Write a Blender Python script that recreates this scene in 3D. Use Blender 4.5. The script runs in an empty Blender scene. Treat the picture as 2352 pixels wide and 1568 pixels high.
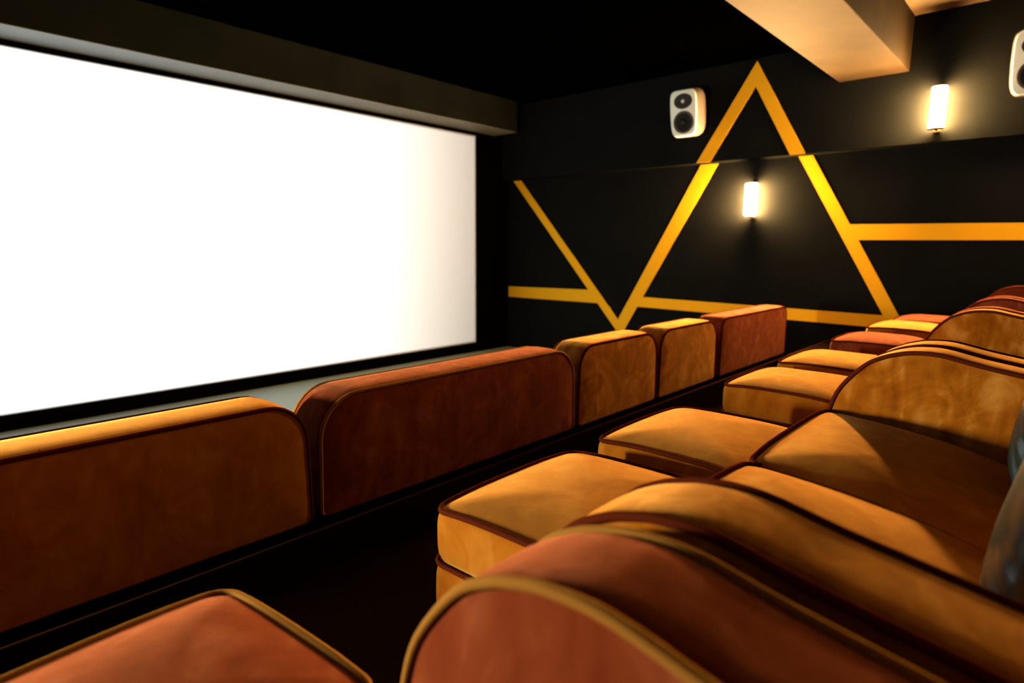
import bpy, bmesh, math, random
from mathutils import Vector, Matrix

random.seed(7)
S = bpy.context.scene
COL = S.collection

# ---------------------------------------------------------------- camera, world, exposure
# floor of the seating tier = z 0, screen wall lies towards +Y, mural wall towards +X
EYE = 1.07
YAW, PITCH, ROLL, FPX = 0.8363127, 0.1550087, 0.0073522, 1406.4
cam_data = bpy.data.cameras.new('camera')
cam = bpy.data.objects.new('camera', cam_data)
COL.objects.link(cam)
fw = Vector((math.sin(YAW) * math.cos(PITCH), math.cos(YAW) * math.cos(PITCH), -math.sin(PITCH)))
rt = Vector((math.cos(YAW), -math.sin(YAW), 0))
up = rt.cross(fw)
cr, sr = math.cos(ROLL), math.sin(ROLL)
rt2, up2 = cr * rt + sr * up, -sr * rt + cr * up
M = Matrix((rt2, up2, -fw)).transposed().to_4x4()
M.translation = Vector((0, 0, EYE))
cam.matrix_world = M
cam_data.sensor_width = 36.0
cam_data.lens = 36.0 * FPX / 2352.0
cam_data.clip_start = 0.02
cam_data.dof.use_dof = True
cam_data.dof.focus_distance = 2.0
cam_data.dof.aperture_fstop = 2.2
S.camera = cam

world = bpy.data.worlds.new('world')
S.world = world
world.use_nodes = True
world.node_tree.nodes['Background'].inputs[0].default_value = (0, 0, 0, 1)
world.node_tree.nodes['Background'].inputs[1].default_value = 0.0

S.view_settings.view_transform = 'Standard'
S.view_settings.look = 'None'
S.view_settings.exposure = 1.5
S.view_settings.gamma = 1.0
S.view_settings.use_curve_mapping = False

SCONCE_STRENGTH = 320.0
SCONCE_COLOR = (1.0, 0.535, 0.185)
PROJECTOR_W = 105000.0

# room numbers (relative to the tier floor)
X_WALL, X_BULK = 7.80, 7.626
Y_FRONT, Y_BACK, X_LEFT = 7.138, -3.0, -1.35
Z_LEDGE = 1.065 + EYE
Z_CEIL, Z_CEIL2 = 2.212 + EYE, 2.325 + EYE
Z_FLOOR1, Z_FLOOR0 = -0.33, -0.665
SCR = (-0.80, 6.99, 1.07 - 1.573, 1.07 + 1.695)     # x0, x1, z0, z1

# the projector at the back of the room: a spot with a rectangular gate
pl = bpy.data.lights.new('projector', 'SPOT')
pl.energy = PROJECTOR_W
pl.spot_size = math.radians(120)
pl.spot_blend = 0.0
pl.shadow_soft_size = 0.02
PX, PY, PZ = 3.1, -2.7, 2.72
po = bpy.data.objects.new('projector_lamp', pl)
COL.objects.link(po)
po.location = (PX, PY, PZ)
po.rotation_euler = (math.pi / 2, 0, 0)
pl.use_nodes = True
nt = pl.node_tree
N = nt.nodes
N.clear()
out = N.new('ShaderNodeOutputLight')
em = N.new('ShaderNodeEmission')
tc = N.new('ShaderNodeTexCoord')
sp = N.new('ShaderNodeSeparateXYZ')
nt.links.new(tc.outputs['Normal'], sp.inputs[0])


def mth(nt, op, a, b=None, c=None, clamp=False):
    n = nt.nodes.new('ShaderNodeMath')
    n.operation = op
    n.use_clamp = clamp
    for i, v in enumerate((a, b, c)):
        if v is None:
            continue
        if isinstance(v, (int, float)):
            n.inputs[i].default_value = v
        else:
            nt.links.new(v, n.inputs[i])
    return n.outputs[0]


az = mth(nt, 'ABSOLUTE', sp.outputs[2])
u = mth(nt, 'DIVIDE', sp.outputs[0], az)
v = mth(nt, 'DIVIDE', sp.outputs[1], az)
D = Y_FRONT - PY - 0.03


def gate(val, lo, hi, soft=0.0012):
    a = mth(nt, 'DIVIDE', mth(nt, 'SUBTRACT', val, lo), soft, clamp=True)
    b = mth(nt, 'DIVIDE', mth(nt, 'SUBTRACT', hi, val), soft, clamp=True)
    return mth(nt, 'MULTIPLY', a, b)


gx = gate(u, (SCR[0] - PX) / D + 0.0015, (SCR[1] - PX) / D - 0.0015)
gz = gate(v, (SCR[2] - PZ) / D + 0.0015, (SCR[3] - PZ) / D - 0.0015)
# brightness gradient put into the beam, strongest at the left
uu = mth(nt, 'SUBTRACT', u, (-0.5 - PX) / D)
fall = mth(nt, 'POWER', 2.718, mth(nt, 'MULTIPLY', mth(nt, 'MULTIPLY', uu, uu), -3.25))
g = mth(nt, 'MULTIPLY', mth(nt, 'MULTIPLY', gx, gz), fall)
mix = N.new('ShaderNodeMix')          # cool-to-cream tint put into the beam, cream stands for warm lamp light
mix.data_type = 'RGBA'
mix.inputs[6].default_value = (0.93, 1.0, 1.0, 1)
mix.inputs[7].default_value = (1.0, 0.95, 0.84, 1)
nt.links.new(mth(nt, 'MULTIPLY', mth(nt, 'SUBTRACT', u, (2.0 - PX) / D), D / 4.5, clamp=True), mix.inputs[0])
nt.links.new(mix.outputs[2], em.inputs[0])
nt.links.new(g, em.inputs[1])
nt.links.new(em.outputs[0], out.inputs[0])


# ---------------------------------------------------------------- helpers
def tag(o, label=None, cat=None, group=None, kind=None):
    if label: o['label'] = label
    if cat: o['category'] = cat
    if group: o['group'] = group
    if kind: o['kind'] = kind
    return o


def empty(name, loc, rz=0.0):
    o = bpy.data.objects.new(name, None)
    COL.objects.link(o)
    o.empty_display_size = 0.1
    o.location = loc
    o.rotation_euler = (0, 0, rz)
    return o


def meshobj(name, verts, faces, mat, parent=None, smooth=True, fix=True):
    me = bpy.data.meshes.new(name)
    me.from_pydata([tuple(v) for v in verts], [], faces)
    if fix:
        bm = bmesh.new()
        bm.from_mesh(me)
        bmesh.ops.remove_doubles(bm, verts=bm.verts, dist=1e-5)
        bmesh.ops.recalc_face_normals(bm, faces=bm.faces)
        bm.to_mesh(me)
        bm.free()
    if smooth:
        me.polygons.foreach_set('use_smooth', [True] * len(me.polygons))
    me.materials.append(mat)
    o = bpy.data.objects.new(name, me)
    COL.objects.link(o)
    if parent: o.parent = parent
    return o


def boxobj(name, lo, hi, mat, parent=None, bevel=0.0):
    bm = bmesh.new()
    r = bmesh.ops.create_cube(bm, size=1)
    for vtx in r['verts']:
        vtx.co = Vector([(lo[i] + hi[i]) / 2 + vtx.co[i] * (hi[i] - lo[i]) for i in range(3)])
    if bevel > 0:
        bmesh.ops.bevel(bm, geom=list(bm.edges), offset=bevel, segments=2, affect='EDGES', profile=0.6)
    me = bpy.data.meshes.new(name)
    bm.to_mesh(me)
    bm.free()
    me.materials.append(mat)
    o = bpy.data.objects.new(name, me)
    COL.objects.link(o)
    if parent: o.parent = parent
    return o


def copy_tree(o, parent=None):
    c = o.copy()
    COL.objects.link(c)
    c.parent = parent
    for ch in list(o.children):
        copy_tree(ch, c)
    return c


def rrect(x0, x1, y0, y1, r, seg=7, r_bottom=None, per=6):
    """closed rounded rectangle, counter-clockwise, with points along the straights too"""
    rb = r if r_bottom is None else r_bottom
    pts = []
    for cx, cy, rr, a0 in ((x1 - r, y1 - r, r, 0), (x0 + r, y1 - r, r, 90), (x0 + rb, y0 + rb, rb, 180), (x1 - rb, y0 + rb, rb, 270)):
        for i in range(seg + 1):
            a = math.radians(a0 + 90 * i / seg)
            pts.append((cx + rr * math.cos(a), cy + rr * math.sin(a)))
    outp = []
    n = len(pts)
    for i in range(n):
        a, b = Vector(pts[i]), Vector(pts[(i + 1) % n])
        outp.append(tuple(a))
        if (b - a).length > 0.09:
            for k in range(1, per):
                outp.append(tuple(a.lerp(b, k / per)))
    return outp


def catmull(pts, per=6):
    res = []
    n = len(pts)
    for i in range(n - 1):
        p0, p1, p2, p3 = [Vector(pts[max(0, min(n - 1, j))]) for j in (i - 1, i, i + 1, i + 2)]
        for k in range(per):
            t = k / per
            res.append(0.5 * ((2 * p1) + (p2 - p0) * t + (2 * p0 - 5 * p1 + 4 * p2 - p3) * t * t + (3 * p1 - p0 - 3 * p2 + p3) * t ** 3))
    res.append(Vector(pts[-1]))
    return [tuple(p) for p in res]


INSET = (0.0, 0.004, 0.012, 0.03, 0.06, 0.11, 0.19, 0.32, 0.5, 0.75, 1.0)


def puffy(outline, t0, t1, puff0, puff1, bulge, mapf, sharp=2.6, band=7, edge=0.006):
    """closed outline swept from t0 to t1; both faces crowned, the band bulged. mapf(a, b, t) -> xyz"""
    xs = [p[0] for p in outline]
    ys = [p[1] for p in outline]
    cx, cy = (min(xs) + max(xs)) / 2, (min(ys) + max(ys)) / 2
    hx, hy = (max(xs) - min(xs)) / 2, (max(ys) - min(ys)) / 2
    hm = min(hx, hy)
    rings = []

    def ring(d, t, grow=0.0):
        sx, sy = 1 - (d - grow) / hx, 1 - (d - grow) / hy
        rings.append([mapf(cx + (p[0] - cx) * sx, cy + (p[1] - cy) * sy, t) for p in outline])
    for f in reversed(INSET):
        d = f * hm
        h = puff0 * (1 - (1 - f) ** sharp)
        ring(min(d + (edge if f > 0 else edge * 0.3), hm * 0.999), t0 - h if f > 0 else t0)
    for k in range(1, band):
        q = k / band
        ring(0, t0 + (t1 - t0) * q, bulge * (1 - (2 * q - 1) ** 4))
    for f in INSET:
        d = f * hm
        h = puff1 * (1 - (1 - f) ** sharp)
        ring(min(d + (edge if f > 0 else edge * 0.3), hm * 0.999), t1 + h if f > 0 else t1)
    n = len(outline)
    verts = [p for r in rings for p in r]
    faces = []
    for i in range(len(rings) - 1):
        for j in range(n):
            k = (j + 1) % n
            faces.append((i * n + j, i * n + k, (i + 1) * n + k, (i + 1) * n + j))
    faces.append(tuple(range(n))[::-1])
    faces.append(tuple((len(rings) - 1) * n + j for j in range(n)))
    return verts, faces


def tube(path, r, closed=False, sides=8):
    P = [Vector(p) for p in path]
    n = len(P)
    verts, faces = [], []
    prev = None
    for i in range(n):
        a = P[(i - 1) % n] if closed or i > 0 else P[i]
        b = P[(i + 1) % n] if closed or i < n - 1 else P[i]
        t = (b - a).normalized()
        if prev is None:
            ref = Vector((0, 0, 1)) if abs(t.z) < 0.9 else Vector((1, 0, 0))
            nrm = (ref - t * ref.dot(t)).normalized()
        else:
            nrm = (prev - t * prev.dot(t)).normalized()
        prev = nrm
        bn = t.cross(nrm)
        for k in range(sides):
            an = 2 * math.pi * k / sides
            verts.append(P[i] + r * (math.cos(an) * nrm + math.sin(an) * bn))
    m = n if closed else n - 1
    for i in range(m):
        i2 = (i + 1) % n
        for k in range(sides):
            k2 = (k + 1) % sides
            faces.append((i * sides + k, i * sides + k2, i2 * sides + k2, i2 * sides + k))
    if not closed:
        faces.append(tuple(range(sides))[::-1])
        faces.append(tuple((n - 1) * sides + k for k in range(sides)))
    return verts, faces


def lathe(profile, seg=28, axis='Z', closed_ends=True):
    verts, faces = [], []
    for r, h in profile:
        for k in range(seg):
            a = 2 * math.pi * k / seg
            if axis == 'Z':
                verts.append((r * math.cos(a), r * math.sin(a), h))
            else:   # -X facing
                verts.append((h, r * math.cos(a), r * math.sin(a)))
    for i in range(len(profile) - 1):
        for k in range(seg):
            k2 = (k + 1) % seg
            faces.append((i * seg + k, i * seg + k2, (i + 1) * seg + k2, (i + 1) * seg + k))
    if closed_ends:
        faces.append(tuple(range(seg))[::-1])
        faces.append(tuple((len(profile) - 1) * seg + k for k in range(seg)))
    return verts, faces


# ---------------------------------------------------------------- materials
ALB = 0.35      # the cinema is finished in dark, light-swallowing cloth and paint; exposure makes up for it


def dk(c, k=ALB):
    return tuple(x * k for x in c)

def new_mat(name):
    m = bpy.data.materials.new(name)
    m.use_nodes = True
    nt = m.node_tree
    return m, nt, nt.nodes['Principled BSDF']


def texco(nt, scale=(1, 1, 1), per_object=True):
    tc = nt.nodes.new('ShaderNodeTexCoord')
    mp = nt.nodes.new('ShaderNodeMapping')
    mp.inputs['Scale'].default_value = scale
    nt.links.new(tc.outputs['Object'], mp.inputs['Vector'])
    if per_object:
        oi = nt.nodes.new('ShaderNodeObjectInfo')
        mm = nt.nodes.new('ShaderNodeVectorMath')
        mm.operation = 'SCALE'
        mm.inputs[0].default_value = (17.0, 9.0, 13.0)
        nt.links.new(oi.outputs['Random'], mm.inputs['Scale'])
        nt.links.new(mm.outputs[0], mp.inputs['Location'])
    return mp.outputs[0]


def noise(nt, vec, scale, detail=3, rough=0.5, dist=0.0):
    n = nt.nodes.new('ShaderNodeTexNoise')
    n.inputs['Scale'].default_value = scale
    n.inputs['Detail'].default_value = detail
    n.inputs['Roughness'].default_value = rough
    n.inputs['Distortion'].default_value = dist
    nt.links.new(vec, n.inputs['Vector'])
    return n.outputs['Fac']


def ramp(nt, fac, stops):
    r = nt.nodes.new('ShaderNodeValToRGB')
    el = r.color_ramp.elements
    while len(el) < len(stops):
        el.new(0.5)
    for e, (p, c) in zip(el, stops):
        e.position = p
        e.color = (*c, 1)
    nt.links.new(fac, r.inputs[0])
    return r.outputs[0]


def velvet(name, dark, mid, light, sheen, sheen_tint, contrast=0.14):
    m, nt, b = new_mat(name)
    vec = texco(nt)
    n1 = noise(nt, vec, 5.5, 4, 0.55, 1.6)
    n2 = noise(nt, texco(nt, (3.5, 3.5, 1.2)), 4.0, 2, 0.5, 0.6)
    f = mth(nt, 'ADD', mth(nt, 'MULTIPLY', n1, 0.6), mth(nt, 'MULTIPLY', n2, 0.4))
    c = ramp(nt, f, [(0.5 - contrast, dk(dark)), (0.5, dk(mid)), (0.5 + contrast, dk(light))])
    nt.links.new(c, b.inputs['Base Color'])
    b.inputs['Roughness'].default_value = 0.85
    b.inputs['Specular IOR Level'].default_value = 0.0
    b.inputs['Sheen Weight'].default_value = sheen * ALB
    b.inputs['Sheen Roughness'].default_value = 0.5
    b.inputs['Sheen Tint'].default_value = (*sheen_tint, 1)
    fine = noise(nt, vec, 900, 2, 0.6)
    bp = nt.nodes.new('ShaderNodeBump')
    bp.inputs['Strength'].default_value = 0.25
    bp.inputs['Distance'].default_value = 0.001
    nt.links.new(fine, bp.inputs['Height'])
    bp2 = nt.nodes.new('ShaderNodeBump')
    bp2.inputs['Strength'].default_value = 0.12
    bp2.inputs['Distance'].default_value = 0.012
    nt.links.new(n1, bp2.inputs['Height'])
    nt.links.new(bp.outputs[0], bp2.inputs['Normal'])
    nt.links.new(bp2.outputs[0], b.inputs['Normal'])
    return m


def plain(name, col, rough=0.6, spec=0.4, metal=0.0, bump=0.0, bscale=60, vary=0.0):
    m, nt, b = new_mat(name)
    col = dk(col)
    spec = spec * ALB
    b.inputs['Base Color'].default_value = (*col, 1)
    b.inputs['Roughness'].default_value = rough
    b.inputs['Specular IOR Level'].default_value = spec
    b.inputs['Metallic'].default_value = metal
    if bump or vary:
        vec = texco(nt, per_object=False)
        n = noise(nt, vec, bscale, 4, 0.6)
        if vary:
            lo = tuple(c * (1 - vary) for c in col)
            hi = tuple(min(1, c * (1 + vary)) for c in col)
            n2 = noise(nt, vec, 2.2, 5, 0.6, 0.5)
            nt.links.new(ramp(nt, n2, [(0.3, lo), (0.7, hi)]), b.inputs['Base Color'])
        bp = nt.nodes.new('ShaderNodeBump')
        bp.inputs['Strength'].default_value = bump
        bp.inputs['Distance'].default_value = 0.004
        nt.links.new(n, bp.inputs['Height'])
        nt.links.new(bp.outputs[0], b.inputs['Normal'])
    return m


GOLD = velvet('gold_velvet', (0.46, 0.135, 0.009), (0.63, 0.225, 0.018), (0.80, 0.36, 0.06), 0.90, (1.0, 0.62, 0.19), 0.21)
RED = velvet('rust_velvet', (0.20, 0.036, 0.014), (0.33, 0.072, 0.028), (0.48, 0.16, 0.085), 0.45, (1.0, 0.44, 0.25), 0.19)
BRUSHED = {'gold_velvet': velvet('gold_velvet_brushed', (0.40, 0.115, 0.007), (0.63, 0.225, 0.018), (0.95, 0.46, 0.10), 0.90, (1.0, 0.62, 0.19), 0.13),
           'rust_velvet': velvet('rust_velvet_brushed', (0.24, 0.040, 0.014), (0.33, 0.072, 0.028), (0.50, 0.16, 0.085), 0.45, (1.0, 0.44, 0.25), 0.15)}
PIPE_R = plain('maroon_piping', (0.15, 0.030, 0.014), 0.9, 0.0, bump=0.3, bscale=500)
PIPE_G = plain('gold_piping', (0.55, 0.29, 0.07), 0.9, 0.0, bump=0.3, bscale=500)
TEAL = plain('teal_satin', (0.028, 0.052, 0.056), 0.25, 0.55, bump=0.15, bscale=30)
WALL = plain('charcoal_paint', (0.0150, 0.0192, 0.0220), 0.8, 0.0, bump=0.12, bscale=30, vary=0.15)
BLACK = plain('black_masking', (0.001, 0.001, 0.001), 0.95, 0.0)
CEIL = plain('black_ceiling_paint', (0.0001, 0.0001, 0.0001), 1.0, 0.0)
HEADER = plain('header_paint', (0.008, 0.0105, 0.0115), 0.8, 0.0, bump=0.2, bscale=12, vary=0.25)
SOFFIT_LIT = plain('soffit_lit_tone', (0.17, 0.20, 0.205), 0.55, 0.35, bump=0.1, bscale=25, vary=0.15)  # header underside, screen light painted in as a paler tone
BEAMC = plain('beam_plaster', (0.055, 0.041, 0.022), 0.8, 0.1, bump=0.35, bscale=9, vary=0.25)
CONC = plain('warm_plaster', (0.36, 0.28, 0.17), 0.8, 0.2, bump=0.35, bscale=9, vary=0.12)
YELLOW = plain('yellow_paint', (1.9, 1.13, 0.040), 0.7, 0.0)
CARPET = plain('brown_carpet', (0.009, 0.0045, 0.0025), 0.95, 0.0, bump=1.0, bscale=220, vary=0.3)
NOSING = plain('nosing_brown', (0.035, 0.013, 0.004), 0.8, 0.0)
GREYFLOOR = plain('grey_floor', (0.22, 0.33, 0.37), 0.5, 0.4, bump=0.1, bscale=40)
SCREEN = plain('screen_white', (0.15, 0.15, 0.148), 0.9, 0.0)
SPK_SHADED = plain('speaker_shaded_body', (0.17, 0.16, 0.15), 0.6, 0.1)  # same finish as the front, darkened to put shade on the sides
SPK_LIT = plain('speaker_lit_front', (1.9, 2.35, 2.4), 0.45, 0.4)  # cabinet finish lightened and cooled, as if lit by the screen
SPK_DARK = plain('speaker_dark', (0.05, 0.055, 0.058), 0.55, 0.4)
SPK_CONE = plain('speaker_cone', (0.014, 0.015, 0.016), 0.6, 0.4)
SPK_GREY = plain('speaker_grille_grey', (0.16, 0.17, 0.17), 0.5, 0.4)
METAL = plain('bronze_metal', (0.10, 0.06, 0.03), 0.45, 0.5, metal=0.9)


def glow(name, strength, color=SCONCE_COLOR):
    m, nt, b = new_mat(name)
    b.inputs['Base Color'].default_value = (0.9, 0.85, 0.75, 1)
    b.inputs['Emission Color'].default_value = (*color, 1)
    b.inputs['Emission Strength'].default_value = strength
    return m


LAMP = glow('lamp_glass', SCONCE_STRENGTH * 1.25, (1.0, 0.47, 0.135))

# ---------------------------------------------------------------- room shell
def struct(o):
    o['kind'] = 'structure'
    return o


T = 0.12
fl = struct(boxobj('floor', (X_LEFT, Y_BACK, -0.9), (X_WALL, 2.005, 0.0), CARPET))
nz = meshobj('nosing', *tube([(X_LEFT + 0.01, 2.006, -0.006), (X_WALL - 0.01, 2.006, -0.006)], 0.013, False, 10), NOSING, fl)
struct(boxobj('floor_front_row', (X_LEFT, 2.005, -0.9), (X_WALL, 4.2, Z_FLOOR1), CARPET))
struct(boxobj('floor_stage', (X_LEFT, 4.2, -0.9), (X_WALL, Y_FRONT, Z_FLOOR0), GREYFLOOR))
struct(boxobj('wall_front', (X_LEFT, Y_FRONT, -0.9), (X_WALL + T, Y_FRONT + T, Z_CEIL2), BLACK))
wr = struct(boxobj('wall_right', (X_WALL, Y_BACK, -0.9), (X_WALL + T, Y_FRONT, Z_CEIL2), WALL))
struct(boxobj('wall_left', (X_LEFT - T, Y_BACK, -0.9), (X_LEFT, Y_FRONT, Z_CEIL2), WALL))
struct(boxobj('wall_back', (X_LEFT, Y_BACK - T, -0.9), (X_WALL, Y_BACK, Z_CEIL2), WALL))
bulk = struct(boxobj('wall_right_bulkhead', (X_BULK, Y_BACK, Z_LEDGE), (X_WALL - 0.0005, Y_FRONT - 0.001, Z_CEIL2 - 0.001), WALL, bevel=0.004))
BY0, BY1, BZ = 1.435, 2.09, 1.79 + EYE
struct(boxobj('ceiling', (X_LEFT, BY1, Z_CEIL), (X_WALL, Y_FRONT, Z_CEIL + T), CEIL))
struct(boxobj('ceiling_rear', (X_LEFT, Y_BACK, Z_CEIL2), (X_WALL, BY0, Z_CEIL2 + T), CONC))
struct(boxobj('beam', (X_LEFT, BY0, BZ), (X_BULK, BY1, Z_CEIL2 + T), BEAMC, bevel=0.008))
struct(boxobj('trim_1', (X_LEFT, 6.64, 1.757 + EYE), (7.45, Y_FRONT - 0.001, Z_CEIL - 0.001), HEADER, bevel=0.01))
struct(boxobj('trim_2', (X_LEFT, 6.65, 1.752 + EYE), (7.44, Y_FRONT - 0.001, 1.757 + EYE), SOFFIT_LIT))  # thin board under the header, coloured as if screen-lit

# projection screen hung on the front wall
sc = empty('projection_screen', ((SCR[0] + SCR[1]) / 2, Y_FRONT, SCR[2]))
tag(sc, 'wide white lit projection screen in black frame on front wall', 'screen')
w2, hh = (SCR[1] - SCR[0]) / 2, SCR[3] - SCR[2]
boxobj('screen_surface', (-w2, -0.032, 0), (w2, -0.004, hh), SCREEN, sc)
for nm, lo, hi in (('frame', (-w2 - 0.09, -0.036, -0.10), (w2 + 0.09, -0.003, -0.004)),
                   ('frame', (-w2 - 0.09, -0.036, hh + 0.004), (w2 + 0.09, -0.003, hh + 0.05)),
                   ('frame', (-w2 - 0.09, -0.036, -0.004), (-w2 - 0.004, -0.003, hh + 0.004)),
                   ('frame', (w2 + 0.004, -0.036, -0.004), (w2 + 0.09, -0.003, hh + 0.004))):
    boxobj(nm, lo, hi, BLACK, sc)


# yellow strips of the mural, thin pieces fixed to the wall
def strip(poly, x, parent):
    n = len(poly)
    vs = [(x + 0.003, y, z + EYE) for y, z in poly] + [(x - 0.005, y, z + EYE) for y, z in poly]
    fs = [tuple(range(n)), tuple(range(n, 2 * n))[::-1]]
    fs += [(i, (i + 1) % n, n + (i + 1) % n, n + i) for i in range(n)]
    return meshobj('stripe', vs, fs, YELLOW, parent, smooth=False)


ZL = 1.064


def line(p, q):
    return lambda z: p[0] + (q[0] - p[0]) * (z - p[1]) / (q[1] - p[1])


LL = line((7.031, 1.063), (5.293, -0.85))      # left edge of the V's left arm
LR = line((6.867, 1.063), (4.915, -1.075))     # right edge
RL = line((3.730, 1.063), (4.915, -1.075))     # V's right arm, left edge
RR = line((3.490, 1.063), (4.560, -0.80))
# V tip where the two outer edges meet
zt = -1.05
while LL(zt) > RR(zt) and zt > -1.6:
    zt -= 0.002
strip([(LL(ZL), ZL), (LR(ZL), ZL), (LR(-1.075), -1.075), (LL(zt), zt)], X_WALL, wr)
strip([(RL(ZL), ZL), (RR(ZL), ZL), (RR(zt), zt), (RL(-1.075), -1.075)], X_WALL, wr)
strip([(7.13, -0.690), (LL(-0.66), -0.66), (LL(-0.855), -0.855), (7.13, -0.868)], X_WALL, wr)
QR = line((2.352, 1.063), (1.336, -0.72))      # A's right leg, outer (near) edge
QL = line((2.512, 1.063), (1.473, -0.754))
strip([(RR(-0.715), -0.715), (QL(-0.735), -0.735), (QL(-0.875), -0.875), (RR(-0.86), -0.86)], X_WALL, wr)
strip([(QL(ZL), ZL), (QR(ZL), ZL), (QR(-0.93), -0.93), (QL(-0.93), -0.93)], X_WALL, wr)
strip([(QR(0.268), 0.268), (Y_BACK + 0.01, 0.235), (Y_BACK + 0.01, 0.085), (QR(0.092), 0.092)], X_WALL, wr)
ZA, ZI, YA = 2.181, 1.893, 3.005
strip([(YA, ZA), (YA, ZI), (3.522, 1.068), (3.708, 1.068)], X_BULK, bulk)
strip([(YA, ZA), (YA, ZI), (2.553, 1.068), (2.384, 1.068)], X_BULK, bulk)

# ---------------------------------------------------------------- seating
ARM_PROFILE = catmull([(0.600, 0.03), (0.606, 0.20), (0.606, 0.40), (0.598, 0.485), (0.567, 0.574), (0.498, 0.662), (0.445, 0.697),
                       (0.400, 0.714), (0.354, 0.724), (0.282, 0.725), (0.177, 0.704), (0.067, 0.686), (-0.04, 0.668), (-0.17, 0.645)], 4)
ARM_PROFILE = [(y + 0.38, z) for y, z in ARM_PROFILE] + [(0.215, 0.45), (0.21, 0.24), (0.215, 0.03), (0.36, 0.03), (0.50, 0.03), (0.66, 0.03), (0.82, 0.03)]


def make_sofa(x0, x1, y, z, seats, mat, pipe, r=0.15, h=0.82, seam=None, split=None, arm_k=1.0, zb=0.04):
    """x0..x1 outer sides, y the rear face of the backrest, z the floor it stands on"""
    cx = (x0 + x1) / 2
    root = empty('velvet_sofa', (cx, y, z))
    hw = (x1 - x0) / 2
    at = 0.168
    # backrest
    ol = rrect(-hw, hw, zb, h, r, r_bottom=0.03, per=10)
    tp = 0.02

    def mb(a, b2, t):
        k = (1 - b2 / h) * tp / hw
        q = max(0.0, min(1.0, (b2 - h + 0.14) / 0.12))
        roll = 0.011 * q * (1 - min(1.0, abs(2 * t / 0.23 - 1)) ** 4)      # the top band is a soft roll
        return (a * (1 + k - tp / hw), t, b2 + roll)
    meshobj('backrest', *puffy(ol, 0.0, 0.23, 0.016, 0.02, 0.002, mb, sharp=3.0), BRUSHED[mat.name] if seats == 1 or x0 > 4.5 else mat, root)
    for t in (0.002, 0.228):
        # welt runs up one side, over the top and down the other
        path = [p for p in ol if p[1] > zb + 0.01]
        k0 = max(range(len(path)), key=lambda i: (Vector(path[i]) - Vector(path[i - 1])).length)
        path = path[k0:] + path[:k0]
        meshobj('piping', *tube([mb(a, b2, t) for a, b2 in path], 0.0075), pipe, root)
    if seam is not None:
        sp_ = [(seam - cx, 0.006 + 0.218 * i / 12, h + 0.0095 * (1 - (2 * i / 12 - 1) ** 4)) for i in range(13)]
        meshobj('seam', *tube(sp_, 0.0022, False, 6), pipe, root)
    # base
    boxobj('base', (-hw + 0.03, 0.22, 0.05), (hw - 0.03, 0.955, 0.33), mat, root, bevel=0.015)
    boxobj('plinth', (-hw + 0.05, 0.05, 0.0), (hw - 0.05, 0.90, zb + 0.02), BLACK, root)
    # arms
    for s in (-1, 1):
        a0, a1 = (-hw, -hw + at) if s < 0 else (hw - at, hw)

        def ma(a, b2, t):
            return (t, a, 0.03 + (b2 - 0.03) * arm_k)
        meshobj('arm', *puffy(ARM_PROFILE, a0, a1, 0.012, 0.012, 0.006, ma, sharp=4.0), BRUSHED[mat.name], root)
        for t in (a0 + 0.001, a1 - 0.001):
            path = [ma(a, b2, t) for a, b2 in ARM_PROFILE if True][: len(ARM_PROFILE) - 7]
            meshobj('piping', *tube(path, 0.0078), pipe, root)
    # seat cushions
    xa, xb = -hw + at + 0.004, hw - at - 0.004
    cuts = [xa + (xb - xa) * i / seats for i in range(seats + 1)]
    if split is not None:
        cuts[1] = split - cx
    for i in range(seats):
        sx0, sx1 = cuts[i] + (0.003 if i else 0), cuts[i + 1] - (0.003 if i < seats - 1 else 0)
        ol2 = rrect(sx0, sx1, 0.245, 0.985, 0.035, seg=6, per=10)
        mx, hx = (sx0 + sx1) / 2, (sx1 - sx0) / 2

        def ms(a, b2, t, mx=mx, hx=hx):
            w = (t - 0.30) / 0.18
            f = (b2 - 0.985)
            drop = (0.05 * f - 0.2 * f * f) * w                              # the seat falls towards the back
            sag = -0.018 * abs((a - mx) / hx) ** 4 * max(0.0, 1 + f / 0.4) * w
            return (a, b2, t + drop + sag)
        cu = meshobj('seat_cushion', *puffy(ol2, 0.30, 0.495, 0.0, 0.034, 0.012, ms, sharp=2.4), mat, root)
        fr = [p for p in ol2[:60] if p[1] > 0.945]
        meshobj('piping', *tube([ms(a, b2, 0.496) for a, b2 in fr], 0.0085), pipe, cu)
    return root


def make_ottoman(cx, cy, rz, mat, pipe, d=0.50, w=0.60, z=0.0, top=0.42):
    root = empty('velvet_ottoman', (cx, cy, z), rz)
    ol = rrect(-w / 2, w / 2, -d / 2, d / 2, 0.045, seg=6, per=8)
    ol2 = rrect(-w / 2 - 0.008, w / 2 + 0.008, -d / 2 - 0.008, d / 2 + 0.008, 0.05, seg=6, per=8)
    mid = top - 0.145

    def mo(a, b2, t):
        k = max(0.0, (t - mid) / (top - mid))
        sag = -0.014 * (abs(2 * a / w) * abs(2 * b2 / d)) ** 3 * k
        return (a, b2, t + sag)
    meshobj('base', *puffy(ol2, 0.02, mid - 0.004, 0.0, 0.0, 0.004, lambda a, b2, t: (a, b2, t)), mat, root)
    boxobj('plinth', (-w / 2 + 0.04, -d / 2 + 0.04, 0.0), (w / 2 - 0.04, d / 2 - 0.04, 0.03), BLACK, root)
    cu = meshobj('cushion', *puffy(ol, mid + 0.002, top, 0.0, 0.032, 0.007, mo, sharp=2.3), mat, root)
    meshobj('piping', *tube([mo(a, b2, top) for a, b2 in ol], 0.0075, True), pipe, cu)
    meshobj('piping', *tube([(a, b2, mid - 0.002) for a, b2 in ol2], 0.0068, True), pipe, root)
    return root


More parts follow.
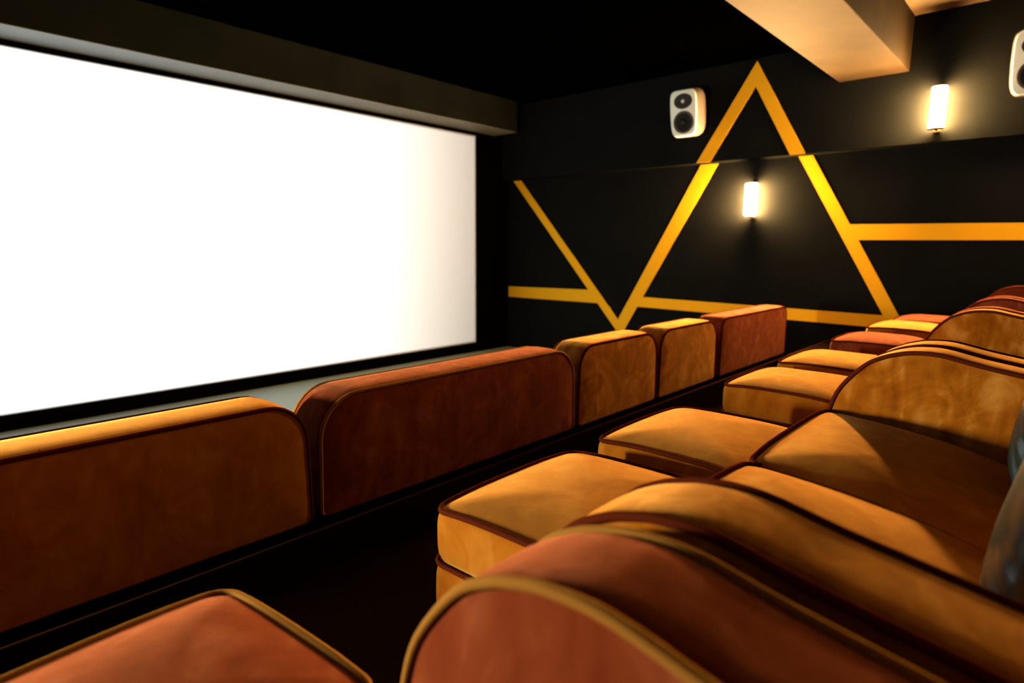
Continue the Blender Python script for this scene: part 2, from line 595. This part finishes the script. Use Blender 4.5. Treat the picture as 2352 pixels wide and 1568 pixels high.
GR1 = 'sofas of the front row seen from behind'
GR2 = 'sofas of the row in front of the camera'
YB1, YB2 = 2.055, -0.38
front = [
    (-0.20, 1.148, 2, GOLD, PIPE_R, 0.15, 0.335, 'gold velvet sofa seen from behind, nearest in front row, gold top edge glowing'),
    (1.172, 2.825, 2, RED, PIPE_G, 0.17, None, 'long dark red velvet sofa seen from behind, second in the front row'),
    (2.853, 3.784, 1, GOLD, PIPE_R, 0.14, None, 'single gold velvet armchair back right beside the long dark red sofa'),
    (3.812, 4.748, 1, GOLD, PIPE_R, 0.14, None, 'single gold velvet armchair back beside the bright red sofa at row end'),
    (4.828, 6.400, 2, RED, PIPE_R, 0.10, None, 'bright rust red velvet sofa back at far end of front row'),
]
for x0, x1, n, mt, pp, r, seam, lab in front:
    o = make_sofa(x0, x1, YB1, Z_FLOOR1, n, mt, pp, r=r, seam=seam, arm_k=0.78, zb=0.345)
    tag(o, lab, 'armchair' if n == 1 else 'sofa', GR1)
row2 = [
    (-1.280, 0.622, 2, RED, PIPE_G, None, 'rust red velvet sofa with gold piping, nearest, rounded arm at frame bottom'),
    (0.678, 2.572, 2, GOLD, PIPE_R, 1.655, 'gold velvet double sofa with teal cushions beside the nearest red arm'),
    (2.604, 4.478, 2, GOLD, PIPE_R, None, 'gold velvet sofa behind the shadowed gold armrest, second gold in its row'),
    (4.522, 5.632, 1, RED, PIPE_R, None, 'rust red velvet armchair beyond the second gold sofa, mostly hidden'),
    (5.668, 7.548, 2, RED, PIPE_R, None, 'rust red velvet sofa closest to mural wall, only arms visible'),
]
for x0, x1, n, mt, pp, split, lab in row2:
    o = make_sofa(x0, x1, YB2, 0.0, n, mt, pp, split=split)
    tag(o, lab, 'armchair' if n == 1 else 'sofa', GR2)

OG = 'ottomans standing before the second row of seats'
for cx, cy, deg, mt, pp, lab in (
        (0.165, 0.895, 4.5, RED, PIPE_G, 'rust red velvet ottoman with gold piping at lower left'),
        (1.263, 0.885, 1.0, GOLD, PIPE_R, 'gold velvet ottoman with maroon piping, nearest of the gold ones'),
        (2.010, 0.900, 0.0, GOLD, PIPE_R, 'gold velvet ottoman just behind nearest gold one, facing shadowed seat'),
        (3.148, 0.940, 0.0, GOLD, PIPE_R, 'gold velvet ottoman with deep front side, touching rounded gold armrest'),
        (3.940, 0.955, 0.0, GOLD, PIPE_R, 'gold velvet ottoman between gold ottoman and salmon red ottoman'),
        (5.070, 0.970, 0.0, RED, PIPE_R, 'salmon red velvet ottoman between two gold ottomans'),
        (6.110, 0.970, 0.0, GOLD, PIPE_R, 'small distant gold velvet ottoman behind salmon red ottoman'),
        (6.860, 0.920, 0.0, RED, PIPE_R, 'farthest red velvet ottoman below the yellow wall stripe')):
    o = make_ottoman(cx, cy, math.radians(deg), mt, pp, 0.46 if deg > 2 else 0.50)
    tag(o, lab, 'ottoman', OG)


# satin cushions leaning in the corners of the sofa
def make_pillow(loc, rot, lab, size=0.44, thick=0.062):
    root = empty('satin_cushion', loc)
    root.rotation_euler = rot
    n = 36
    verts, faces = [], []
    for side in (1, -1):
        for i in range(n + 1):
            for j in range(n + 1):
                uu, vv = 2 * i / n - 1, 2 * j / n - 1
                e = (1 - abs(uu) ** 2.6) * (1 - abs(vv) ** 2.6)
                hgt = thick * max(0.0, e) ** 0.5
                # gathers run in from the corners and edges
                cd = abs(uu) * abs(vv)
                ang = math.atan2(abs(vv), abs(uu))
                hgt += 0.014 * cd * math.sin(ang * 26 + 1.3 * i / n) * (max(0.0, e) ** 0.35)
                pin = 1 - 0.07 * (1 - abs(vv) ** 2) * abs(uu) ** 3
                pin2 = 1 - 0.07 * (1 - abs(uu) ** 2) * abs(vv) ** 3
                verts.append((uu * pin * size / 2, side * hgt, vv * pin2 * size / 2 + size / 2))
        base = 0 if side == 1 else (n + 1) ** 2
        for i in range(n):
            for j in range(n):
                a = base + i * (n + 1) + j
                faces.append((a, a + n + 1, a + n + 2, a + 1))
    meshobj('cover', verts, faces, TEAL, root)
    edge = []
    for k in range(4 * 20):
        q, t = divmod(k, 20)
        t = 2 * t / 20 - 1
        a, b2 = ((t, -1), (1, t), (-t, 1), (-1, -t))[q]
        pin = 1 - 0.07 * (1 - abs(b2) ** 2) * abs(a) ** 3
        pin2 = 1 - 0.07 * (1 - abs(a) ** 2) * abs(b2) ** 3
        edge.append((a * pin * size / 2, 0, b2 * pin2 * size / 2 + size / 2))
    meshobj('welt', *tube(edge, 0.005, True, 6), TEAL, root)
    tag(root, lab, 'cushion', 'teal satin cushions on the gold sofas')
    return root


make_pillow((1.22, 0.018, 0.455), (math.radians(12), 0, 0), 'teal satin cushion, lower and larger one at right frame edge')
make_pillow((2.14, 0.035, 0.455), (math.radians(12), 0, 0), 'teal satin cushion leaning by the shadowed gold armrest, pleated highlights')
make_pillow((4.05, 0.035, 0.455), (math.radians(12), 0, 0), 'teal satin cushion glimpsed on second gold sofa, tiny at frame edge')


# ---------------------------------------------------------------- wall lamps
def make_sconce(x_wall, side, y, zmid, lab, front, aim=0.0, color=SCONCE_COLOR):
    """side -1: hangs on the +X wall and faces -X"""
    root = empty('wall_sconce', (x_wall, y, zmid + EYE))
    s = side
    R, H2 = 0.066, 0.195
    off = 0.10 * s

    def lz(prof):
        vs, fs = lathe(prof, 28)
        return [(a + off, b2, c) for a, b2, c in vs], fs
    meshobj('glass_tube', *lz([(R * 0.9, -H2), (R, -H2 + 0.008), (R, H2 - 0.008), (R * 0.9, H2)]), LAMP, root)
    # added flat glow plate, brightens the seats but not the lamp's own wall
    ca, sa = math.cos(math.radians(aim)), math.sin(math.radians(aim))
    vs = []
    for dx, yy, zz in ((0.003, -0.056, -1), (0.003, 0.056, -1), (0.003, 0.056, 1), (0.003, -0.056, 1),
                       (0.006, -0.052, -1), (0.006, 0.052, -1), (0.006, 0.052, 1), (0.006, -0.052, 1)):
        r = R + dx
        vs.append((off + s * (r * ca - yy * sa), r * sa + yy * ca, zz * (H2 - 0.012)))
    fs = [(0, 1, 2, 3), (4, 5, 6, 7), (0, 1, 5, 4), (1, 2, 6, 5), (2, 3, 7, 6), (3, 0, 4, 7)]
    ln = meshobj('added_glow_plate', vs, fs, METAL, root, smooth=False)
    ln.data.materials.append(glow('added_plate_glow', SCONCE_STRENGTH * front, color))
    fwd = Vector((s * ca, sa, 0))
    for pg in ln.data.polygons:                       # only the outward face gives off light
        pg.material_index = 1 if pg.normal.dot(fwd) > 0.9 else 0
    for q in (-1, 1):
        zc = q * (H2 + 0.004)
        meshobj('end_cap', *lz([(0.02, zc - 0.003), (R + 0.007, zc - 0.003), (R + 0.007, zc + 0.003), (0.02, zc + 0.003)]), METAL, root)
        meshobj('finial', *lz([(0.012, zc), (0.012, zc + q * 0.012), (0.006, zc + q * 0.018)]), METAL, root)
        meshobj('bracket', *tube([(0.0, 0, zc + q * 0.004), (off, 0, zc + q * 0.004)], 0.006), METAL, root)
    bx = (0.0, 0.012 * s)
    boxobj('backplate', (min(bx), -0.03, -H2 - 0.03), (max(bx), 0.03, H2 + 0.03), METAL, root, bevel=0.002)
    tag(root, lab, 'wall lamp', 'glowing tube wall lamps')
    return root


make_sconce(X_WALL, -1, 3.0, 0.581, 'glowing tube wall lamp inside the yellow A below the ledge', 17.5)
make_sconce(X_BULK, -1, 1.14, 1.38, 'glowing tube wall lamp high on wall beside the plaster beam', 2.2)
make_sconce(X_LEFT, 1, 3.0, -0.40, 'glowing tube wall lamp low on the left wall facing the mural', 2.4, aim=-36.0, color=(1.0, 0.82, 0.48))


# ---------------------------------------------------------------- loudspeakers
def make_speaker(loc, ry, rz, lab):
    """local -X is the front; origin at the wall end of the bracket"""
    root = empty('wall_speaker', loc, rz)
    W, Hh, Dp = 0.375, 0.565, 0.30
    cx = -0.22

    R = Matrix.Rotation(ry, 4, 'Y')

    def T_(vs):
        return [R @ Vector(p) + Vector((cx, 0, 0)) for p in vs]
    # rounded cabinet: superellipse rings along x
    verts, faces = [], []
    n = 56
    prof = [(-Dp / 2, 0.0), (-Dp / 2, 0.80), (-Dp / 2 + 0.004, 0.90), (-Dp / 2 + 0.016, 0.965), (-Dp / 2 + 0.04, 1.0), (0.0, 1.0), (Dp / 2 - 0.09, 0.96),
            (Dp / 2 - 0.035, 0.88), (Dp / 2 - 0.008, 0.76), (Dp / 2, 0.60), (Dp / 2, 0.0)]
    for x, s in prof:
        for k in range(n):
            a = 2 * math.pi * k / n
            c, sn = math.cos(a), math.sin(a)
            e = 2 / 6.5
            yy = math.copysign(abs(c) ** e, c) * W / 2
            zz = math.copysign(abs(sn) ** e, sn) * Hh / 2
            yy *= 1 - 0.12 * max(0, -zz / (Hh / 2)) ** 2 - 0.03 * max(0, zz / (Hh / 2)) ** 2
            verts.append((x, yy * s, zz * (s if s < 1 and x > 0 else (1 - (1 - s) * 0.6)) if s > 0 else 0))
    for i in range(len(prof) - 1):
        for k in range(n):
            k2 = (k + 1) % n
            faces.append((i * n + k, i * n + k2, (i + 1) * n + k2, (i + 1) * n + k))
    meshobj('cabinet', T_(verts), faces, SPK_SHADED, root)
    f = -Dp / 2

    def disc(name, prof, cz, mat, sy=1.0, sz=1.0, parent=root):
        vs, fs = lathe([(r, f + h) for r, h in prof], 36, 'X')
        vs = [(a, b2 * sy, c * sz + cz) for a, b2, c in vs]
        return meshobj(name, T_(vs), fs, mat, parent)
    # front baffle over the cabinet face, screen light painted into its pale tone
    vs, fs = [], []
    lay = [(0.93, 0.004), (0.925, -0.003), (0.88, -0.006), (0.0, -0.006)]
    for sc_, dx in lay:
        for k in range(n):
            a = 2 * math.pi * k / n
            c, sn = math.cos(a), math.sin(a)
            yy = math.copysign(abs(c) ** e, c) * W / 2
            zz = math.copysign(abs(sn) ** e, sn) * Hh / 2
            yy *= 1 - 0.12 * max(0, -zz / (Hh / 2)) ** 2 - 0.03 * max(0, zz / (Hh / 2)) ** 2
            vs.append((f + dx, yy * sc_, zz * (sc_ + 0.03 if sc_ else 0)))
    for i in range(len(lay) - 1):
        for k in range(n):
            k2 = (k + 1) % n
            fs.append((i * n + k, i * n + k2, (i + 1) * n + k2, (i + 1) * n + k))
    meshobj('baffle', T_(vs), fs, SPK_LIT, root)
    f -= 0.006
    disc('waveguide', [(0.112, 0.001), (0.110, -0.004), (0.098, -0.003), (0.055, -0.0015), (0.02, -0.001)], 0.142, SPK_DARK, 1.08, 0.80)
    tw = disc('tweeter', [(0.022, -0.0015), (0.020, -0.008), (0.013, -0.014), (0.004, -0.017)], 0.142, SPK_LIT)
    wf = disc('woofer', [(0.135, 0.001), (0.134, -0.006), (0.122, -0.008), (0.112, -0.004), (0.108, -0.003)], -0.105, SPK_GREY)
    disc('cone', [(0.109, -0.0035), (0.103, -0.010), (0.094, -0.006), (0.050, -0.0035), (0.034, -0.003)], -0.105, SPK_CONE, parent=wf)
    disc('dust_cap', [(0.036, -0.003), (0.030, -0.010), (0.016, -0.015), (0.004, -0.017)], -0.105, SPK_DARK, parent=wf)
    # wall bracket
    meshobj('bracket', *tube([(0.0, 0, 0.0), (-0.05, 0, 0.0), (-0.12, 0, 0.0)], 0.022, False, 12), METAL, root)
    boxobj('wall_plate', (-0.012, -0.05, -0.08), (0.0, 0.05, 0.08), METAL, root, bevel=0.003)
    tag(root, lab, 'speaker', 'white loudspeakers on the mural wall')
    return root


make_speaker((X_BULK, 3.735, 1.652 + EYE), math.radians(-10), 0.0, 'white two-way loudspeaker beside the peak of the yellow A')
make_speaker((X_BULK, 0.405, 1.652 + EYE), math.radians(-10), 0.0, 'white loudspeaker cut off by the upper right frame corner')
